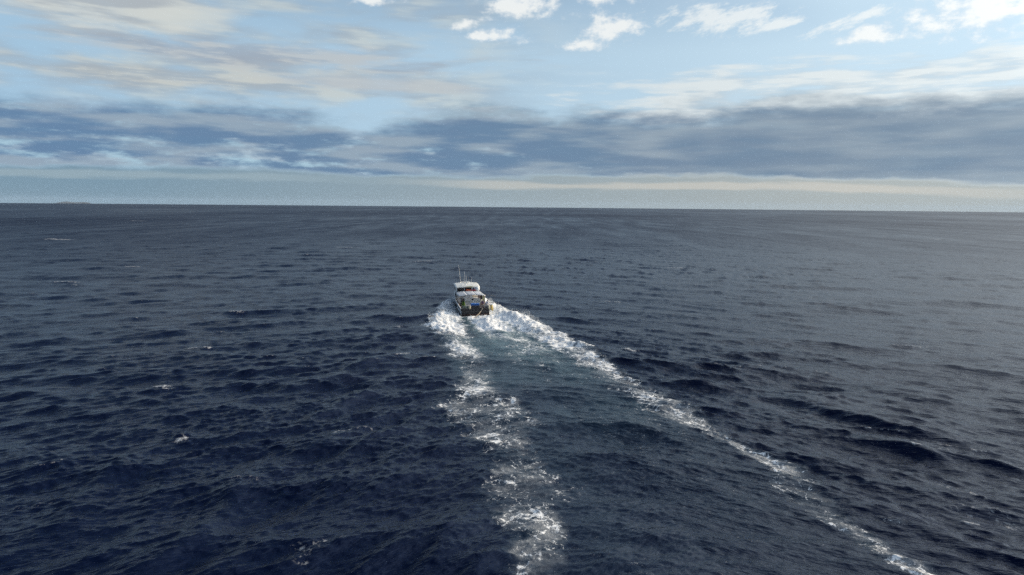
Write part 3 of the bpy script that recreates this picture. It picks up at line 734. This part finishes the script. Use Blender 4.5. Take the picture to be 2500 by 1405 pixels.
aboard(thing(gn.add(V, F, True).build('net_heap', M_GREEN), 'heaped green fishing net on the port side deck', 'net'))
# amber board slung under the awning
yb = MB(); V = []; F = []; n = 10
for i in range(n + 1):
    u = i / n; w = .30 * math.sin(math.pi * min(.97, max(.05, u))) ** .6; x = .15 + 1.45 * u; z = 2.28 - .16 * u
    V += [(x, 5.7 - w, z), (x, 5.7, z + .07), (x, 5.7 + w, z), (x, 5.7, z - .07)]
for i in range(n):
    for k in range(4): F.append((i * 4 + k, i * 4 + (k + 1) % 4, (i + 1) * 4 + (k + 1) % 4, (i + 1) * 4 + k))
F += [(3, 2, 1, 0), tuple(n * 4 + k for k in range(4))]
ybo = yb.add(V, F, True).build('paddle_board', M_AMB); 
aboard(thing(ybo, 'amber yellow board slung under the awning above the deckhouse', 'board'))
def sack(name, x, y, z, w, h, mat, label, cat='bag'):
    m = MB(); V = []; F = []; rg = random.Random(int(x * 100 + z * 10)); pr = [(.25, 0), (.5, -.12), (.52, -.5), (.48, -.85), (.2, -1.0)]
    for r0, q in pr:
        for k in range(10):
            a0 = 2 * math.pi * k / 10; rr_ = r0 * w * (1 + rg.uniform(-.12, .12)); V.append((x + rr_ * math.cos(a0), y + .5 * rr_ * math.sin(a0), z + q * h))
    for i in range(4):
        for k in range(10): F.append((i * 10 + k, i * 10 + (k + 1) % 10, (i + 1) * 10 + (k + 1) % 10, (i + 1) * 10 + k))
    F += [tuple(range(10))[::-1], tuple(40 + k for k in range(10))]
    m.add(V, F, True); m.tube([(x, y, z - .02), (x, y, z + .14)], .015, 5)
    return aboard(thing(m.build(name, mat), label, cat))
sack('hanging_sack', 1.18, 5.0, 2.40, .40, .42, M_PINK, 'small pale pink sack hanging under the awning')
sack('hanging_coat', 1.58, 4.9, 2.42, .42, .62, M_BLACK, 'black coat hanging beside the rolled yellow curtain', 'coat')
# on the awning's forward end
wb = MB(); wb.lathe((1.62, 10.0, 2.78), [(.12, -.33), (.28, -.25), (.36, -.08), (.37, .06), (.30, .22), (.14, .31)], 'X', 16)
aboard(thing(wb.build('mooring_buoy', M_WHITE), 'round white mooring buoy on the awning by the wheelhouse', 'buoy'))
def heap(name, c, d, mat, seed, label, cat):
    bm = bmesh.new(); bmesh.ops.create_icosphere(bm, subdivisions=2, radius=1); rg = random.Random(seed)
    for v in bm.verts:
        k = 1 + rg.uniform(-.16, .16); v.co = Vector((v.co.x * d[0] * k, v.co.y * d[1] * k, max(-.5, v.co.z * k) * d[2]))
    me = bpy.data.meshes.new(name); bm.to_mesh(me); bm.free(); me.materials.append(mat)
    me.polygons.foreach_set('use_smooth', [True] * len(me.polygons))
    o = bpy.data.objects.new(name, me); C.objects.link(o); o.matrix_world = Matrix.Translation(c)
    return aboard(thing(o, label, cat))
heap('life_vest_pile', (-.02, 9.9, 2.62), (.50, .26, .13), M_ORNG, 1, 'orange life vests piled on the awning', 'life vest')
heap('net_float', (1.02, 9.85, 2.60), (.20, .17, .17), M_RED, 2, 'deep red net float lying beside the white buoy', 'float')
heap('net_float', (.66, 9.80, 2.60), (.16, .15, .14), M_RED, 3, 'smaller red net float between orange vests and larger float', 'float')
# fenders over the starboard quarter
def fender(x, y, z, r, h, mat, label, tilt=0):
    m = MB(); m.lathe((0, 0, 0), [(.03, 0), (r * .8, -.06), (r, -.16), (r, -h + .14), (r * .75, -h + .04), (.05, -h)], 'Z', 12)
    o = m.build('fender', mat); MB().tube([(0, 0, -.01), (-.10, .02, .22)], .016, 5).build('lanyard', M_ROPE, o)
    o.matrix_world = Matrix.Translation((x, y, z)) @ Matrix.Rotation(rad(tilt), 4, 'Y')
    return aboard(thing(o, label, 'fender', 'fenders over the starboard quarter'))
fender(2.60, .55, 1.55, .16, .92, M_YEL, 'outermost yellow fender hanging over the starboard quarter', -5)
fender(2.44, .95, 1.50, .15, .78, M_BLACK, 'black fender between two yellow ones on the starboard quarter', -2)
fender(2.10, -.22, 1.66, .14, .66, M_FEND, 'pale cream fender hung outside the right stern railing end')
fender(-.85, -.18, 1.62, .12, .50, M_FEND, 'small cream fender hung on the left stern railing by gate')
# tow rope from the stern down to the water
rp = [(1.10, -.06, 1.18), (.95, -.25, .98), (.70, -.55, .72), (.35, -1.0, .46), (-.05, -1.5, .28), (-.3, -1.9, .1)]
aboard(thing(MB().tube(rp, .045, 7).build('tow_rope', M_ROPE), 'tan rope trailing from the stern rail down into the wake', 'rope'))

# ------------------------------------------------------------------ people
M_SKIN = paint('skin', (.33, .19, .12), .55, wear=.05)
M_HAIR = paint('dark_hair', (.012, .010, .009), .6)
M_PURP = paint('shirt_purple', (.055, .035, .095), .85)
M_LAV = paint('shirt_pale', (.66, .64, .70), .85)
M_TROU = paint('trousers_dark', (.025, .022, .035), .85)
def person(h, pose, shirt, trous, label, mat_world):
    """one skinned body; shirt, trousers and hair are shells over it"""
    k = h / 1.72
    J = dict(pelvis=(0, 0, .95), belly=(0, -.01, 1.10), chest=(0, 0, 1.30), neck=(0, .01, 1.47), skull=(0, .03, 1.56), crown=(0, .03, 1.66))
    R_ = dict(pelvis=.135, belly=.125, chest=.145, neck=.055, skull=.085, crown=.075)
    B = [('pelvis', 'belly'), ('belly', 'chest'), ('chest', 'neck'), ('neck', 'skull'), ('skull', 'crown')]
    region = {}
    lean = pose.get('lean', 0)
    for sd, sx in (('L', -1), ('R', 1)):
        hip = (sx * .09, 0, .90); knee = (sx * .11, .03, .50); ank = (sx * .12, -.01, .09); toe = (sx * .14, .14, .04)
        sh = (sx * .18, 0, 1.40); el = pose['elbow' + sd]; wr = pose['wrist' + sd]
        hd = Vector(wr) + (Vector(wr) - Vector(el)).normalized() * .09
        for n, p, r_ in (('hip', hip, .088), ('knee', knee, .058), ('ank', ank, .040), ('toe', toe, .032), ('sh', sh, .062), ('el', el, .042), ('wr', wr, .028), ('hand', tuple(hd), .034)):
            J[n + sd] = p; R_[n + sd] = r_
        B += [('pelvis', 'hip' + sd), ('hip' + sd, 'knee' + sd), ('knee' + sd, 'ank' + sd), ('ank' + sd, 'toe' + sd), ('chest', 'sh' + sd), ('sh' + sd, 'el' + sd), ('el' + sd, 'wr' + sd), ('wr' + sd, 'hand' + sd)]
        d = (Vector(wr) - Vector(el)).normalized(); side = Vector((0, 0, 1)).cross(d)
        side = (side if side.length > .2 else Vector((0, 1, 0))).normalized()
        down = Vector((0, 0, -1))
        for q, (off, ln) in enumerate(((-.030, .060), (-.010, .072), (.010, .068), (.030, .052))):
            a1 = hd + side * off + d * .035; b1 = a1 + d * ln * .6; c1 = b1 + (d * .4 + down * .6).normalized() * ln * .5
            for n, p in (('fa', a1), ('fb', b1), ('fc', c1)): J['%s%d%s' % (n, q, sd)] = tuple(p); R_['%s%d%s' % (n, q, sd)] = .0085
            B += [('hand' + sd, 'fa%d%s' % (q, sd)), ('fa%d%s' % (q, sd), 'fb%d%s' % (q, sd)), ('fb%d%s' % (q, sd), 'fc%d%s' % (q, sd))]
        ta = Vector(wr) + d * .05 - side * .045 * sx; tb = ta + (d * .7 - side * sx * .6).normalized() * .05
        J['ta' + sd] = tuple(ta); J['tb' + sd] = tuple(tb); R_['ta' + sd] = .011; R_['tb' + sd] = .0095
        B += [('wr' + sd, 'ta' + sd), ('ta' + sd, 'tb' + sd)]
    names = list(J)
    P = []
    for n in names:
        x, y, z = J[n]
        if z > .9 and lean: y += math.sin(rad(lean)) * (z - .9); z = .9 + (z - .9) * math.cos(rad(lean))
        P.append((x * k, y * k, z * k))
    me = bpy.data.meshes.new('skel'); me.from_pydata(P, [(names.index(a), names.index(b)) for a, b in B], [])
    o = bpy.data.objects.new('skel', me); C.objects.link(o)
    o.modifiers.new('skin', 'SKIN')
    sv = me.skin_vertices[0].data
    for i, n in enumerate(names):
        r_ = R_[n] * k; sv[i].radius = (r_ * (1.25 if n in ('pelvis', 'belly', 'chest') else 1), r_ * (.85 if n in ('pelvis', 'belly', 'chest') else 1)); sv[i].use_root = (n == 'pelvis')
    ss = o.modifiers.new('sub', 'SUBSURF'); ss.levels = 1; ss.render_levels = 1
    dg = bpy.context.evaluated_depsgraph_get(); dg.update()
    body = bpy.data.meshes.new_from_object(o.evaluated_get(dg))
    bpy.data.objects.remove(o)
    pv = np.array([v.co[:] for v in body.vertices]); A_ = np.array([P[names.index(a)] for a, b in B]); D_ = np.array([P[names.index(b)] for a, b in B]) - A_
    tt = np.clip(((pv[:, None] - A_) * D_).sum(2) / (D_ ** 2).sum(1), 0, 1)
    near = np.argmin(((A_ + tt[..., None] * D_ - pv[:, None]) ** 2).sum(2), 1)
    upper = {i for i, (a, b) in enumerate(B) if a in ('belly', 'chest') or (a[:2] == 'sh')}; lower = {i for i, (a, b) in enumerate(B) if a in ('pelvis',) or a[:3] in ('hip', 'kne')}
    nz = np.array([v.normal[:] for v in body.vertices])
    root = bpy.data.objects.new('person', body); C.objects.link(root)
    body.materials.clear(); body.materials.append(M_SKIN); body.polygons.foreach_set('use_smooth', [True] * len(body.polygons))
    def shell(name, sel, off, mat):
        fs = [tuple(p.vertices) for p in body.polygons if any(sel(v) for v in p.vertices)]
        u = sorted({v for f in fs for v in f}); ix = {v: i for i, v in enumerate(u)}
        m2 = MB().add([tuple(pv[v] + nz[v] * off) for v in u], [tuple(ix[v] for v in f) for f in fs], True)
        s2 = m2.build(name, mat, root); q = s2.modifiers.new('solid', 'SOLIDIFY'); q.thickness = .006; return s2
    shell('shirt', lambda v: near[v] in upper and pv[v][2] < 1.47 * k, .018, shirt)
    shell('trousers', lambda v: near[v] in lower or (near[v] == 0), .016, trous)
    hc = Vector(P[names.index('skull')]) ; cr = Vector(P[names.index('crown')])
    bm = bmesh.new(); bmesh.ops.create_icosphere(bm, subdivisions=2, radius=1)
    bmesh.ops.delete(bm, geom=[v for v in bm.verts if v.co.z < -.35 or (v.co.y > .55 and v.co.z < .35)], context='VERTS')
    hm = bpy.data.meshes.new('hair')
    for v in bm.verts: v.co = Vector((v.co.x * .094, v.co.y * .108 - .008, v.co.z * .115)) * k + hc * .45 + cr * .55
    bm.to_mesh(hm); bm.free(); hm.materials.append(M_HAIR); ho = bpy.data.objects.new('hair', hm); C.objects.link(ho); ho.parent = root
    ho.modifiers.new('solid', 'SOLIDIFY').thickness = .01
    # face: eyes, nose, mouth and ears as small forms set into the head
    fc = Vector(P[names.index('skull')])
    def dab(nm, c, r0, mat): MB().lathe(fc + Vector(c) * k, [(r0[0] * .3, -r0[1]), (r0[0], -r0[1] * .4), (r0[0], r0[1] * .4), (r0[0] * .3, r0[1])], 'Z', 6).build(nm, mat, root)
    dab('nose', (0, .095, .02), (.016, .03), M_SKIN)
    MB().box(fc + Vector((0, .088, -.03)) * k, (.045, .012, .008)).build('mouth', M_HAIR, root)
    for sx in (-1, 1):
        dab('ear', (sx * .09, .0, .03), (.018, .032), M_SKIN); dab('eye', (sx * .033, .083, .05), (.012, .008), M_HAIR)
    root.matrix_world = mat_world
    return aboard(thing(root, label, 'person'))
person(1.66, dict(elbowL=(-.27, .02, 1.14), elbowR=(.27, .06, 1.14), wristL=(-.20, .20, 1.02), wristR=(.20, .24, 1.04), lean=4), M_PURP, M_TROU,
       'person in a dark purple shirt standing behind the right stern railing', Matrix.Translation((1.30, 1.55, .60)) @ Matrix.Rotation(rad(-160), 4, 'Z'))
person(1.74, dict(elbowL=(-.28, .04, 1.14), elbowR=(.29, .02, 1.15), wristL=(-.16, .26, 1.06), wristR=(.24, .24, 1.00), lean=12), M_LAV, M_TROU,
       'person in a pale shirt with dark hair at the starboard quarter', Matrix.Translation((1.84, .75, .60)) @ Matrix.Rotation(rad(-60), 4, 'Z'))
# ------------------------------------------------------------------ spray thrown up by the bow and the propeller
rs = np.random.default_rng(21)
def flecks(n, f):
    u = rs.random((n, 4)); return f(u)
pts = []
def sheet(u, side, top, out):
    a = -15.5 + 17.0 * u[:, 0] ** 1.15                      # metres astern (negative: alongside)
    hullw = np.interp(-a, [0, 9, 13, 16.5], [2.3, 2.25, 1.8, .5])
    outer = np.interp(a, [-16, -12, -4, 3], [1.9, 4.0, 6.0, 7.6]) * out
    q = u[:, 1] ** .8
    t_ = (hullw + (outer - hullw) * q)
    zmax = top * np.interp(a, [-16, -12, -6, 2], [.5, 1.0, .75, .25]) * np.sin(np.pi * np.clip(q * .9 + .12, 0, 1)) ** .8
    clump = .35 + 1.1 * vnoise(a * 1.3 + 20 * side, t_ * 1.3)
    z = zmax * clump * u[:, 2] ** 1.6 + .1
    return np.stack([side * t_, -a, z], 1)
pts.append(sheet(rs.random((8600, 4)), -1, 1.55, .95)); pts.append(sheet(rs.random((10500, 4)), 1, 1.35, 1.0))
u = rs.random((700, 3)); ang = u[:, 0] * 2 * math.pi; rr_ = np.sqrt(u[:, 1])
pts.append(np.stack([1.0 + 2.0 * rr_ * np.cos(ang), -4.8 + 2.6 * rr_ * np.sin(ang), .15 + .4 * (1 - rr_ ** 2) + .35 * u[:, 2] ** 3], 1))
u = rs.random((1500, 3)); pts.append(np.stack([-3.2 - 4.2 * u[:, 0], -1.0 - 5.0 * u[:, 1], .25 + .7 * u[:, 2] ** 2], 1))
u = rs.random((2200, 3)); pts.append(np.stack([5.0 + 3.2 * u[:, 0], 1.0 - 14.0 * u[:, 1], .25 + .65 * u[:, 2] ** 2], 1))
B3 = np.concatenate(pts); nS = len(B3)
base = np.array([(1, 0, 0), (-1, 0, 0), (0, 1, 0), (0, -1, 0), (0, 0, 1), (0, 0, -1)], float)
tri = np.array([(0, 2, 4), (2, 1, 4), (1, 3, 4), (3, 0, 4), (2, 0, 5), (1, 2, 5), (3, 1, 5), (0, 3, 5)])
W = np.stack([STERN[0] + B3[:, 0] * BS[0] + B3[:, 1] * BF[0], STERN[1] + B3[:, 0] * BS[1] + B3[:, 1] * BF[1], B3[:, 2]], 1)
siz = .012 + .028 * rs.random((nS, 1, 1)) ** 2.5
ver = (W[:, None, :] + base[None] * siz * (.6 + .8 * rs.random((nS, 1, 3)))).reshape(-1, 3)
fac = (tri[None] + 6 * np.arange(nS)[:, None, None]).reshape(-1, 3)
me = bpy.data.meshes.new('spray'); me.vertices.add(len(ver)); me.vertices.foreach_set('co', ver.ravel().astype(np.float32))
me.loops.add(fac.size); me.loops.foreach_set('vertex_index', fac.ravel().astype(np.int32))
me.polygons.add(len(fac)); me.polygons.foreach_set('loop_start', np.arange(0, fac.size, 3, dtype=np.int32)); me.update(calc_edges=True)
m, t, out = new_mat('spray_drops')
b = t.nodes.new('ShaderNodeBsdfPrincipled'); b.inputs['Base Color'].default_value = (.85, .88, .90, 1); b.inputs['Roughness'].default_value = .5
tl = t.nodes.new('ShaderNodeBsdfTranslucent'); tl.inputs[0].default_value = (.85, .88, .90, 1)
mx = t.nodes.new('ShaderNodeMixShader'); mx.inputs[0].default_value = .4
t.links.new(b.outputs[0], mx.inputs[1]); t.links.new(tl.outputs[0], mx.inputs[2]); t.links.new(mx.outputs[0], out.inputs[0])
me.materials.append(m)
so = bpy.data.objects.new('spray', me); C.objects.link(so)
so['kind'] = 'stuff'; so['label'] = 'white spray flying up along both sides of the hull'; so['category'] = 'spray'
# ------------------------------------------------------------------ distant island and the air in between
isl = MB(); V = []; F = []
n = 60
IA0, IA1, IR = -34.2, -31.0, 60000.0
rgi = np.random.default_rng(5)
for j, (dr_, hk) in enumerate(((-2600, 0.0), (-900, .75), (0, 1.0), (1200, .6), (2600, 0))):
    for i in range(n + 1):
        u = i / n; a_ = rad(IA0 + (IA1 - IA0) * u); R0 = IR + dr_
        prof_ = math.exp(-((u - .34) / .22) ** 2) * 1.0 + math.exp(-((u - .74) / .13) ** 2) * 1.05 + .25 * math.sin(math.pi * u)
        hgt = (math.sin(math.pi * u) ** .5) * (165 + 120 * prof_) * hk + 14 * (float(fnoise(np.array([u * 14.0]), np.array([j * 2.0]))[0]) - .5) * hk
        V.append((R0 * math.sin(a_), R0 * math.cos(a_), hgt - R0 ** 2 / (2 * EARTH) - (40 if hk == 0 else 0)))
for j in range(4):
    for i in range(n): F.append((j * (n + 1) + i, j * (n + 1) + i + 1, (j + 1) * (n + 1) + i + 1, (j + 1) * (n + 1) + i))
M_ISL = paint('island_scrub', (.06, .072, .088), .9, wear=.4, scale=.002)
io = isl.add(V, F, True).build('island', M_ISL); io['kind'] = 'structure'; io['label'] = 'low hazy blue island on the horizon at far left'
hz = MB().box((0, 0, -200), (136000, 136000, 1100)).build('haze', M_ISL)
hz['kind'] = 'stuff'; hz['label'] = 'thin blue sea haze filling the air'
m, t, out = new_mat('sea_haze')
pv_ = t.nodes.new('ShaderNodeVolumePrincipled'); pv_.inputs['Color'].default_value = (.58, .72, .88, 1); pv_.inputs['Density'].default_value = 0.6e-5; pv_.inputs['Anisotropy'].default_value = 0.0
t.links.new(pv_.outputs[0], out.inputs['Volume'])
hz.data.materials.clear(); hz.data.materials.append(m)
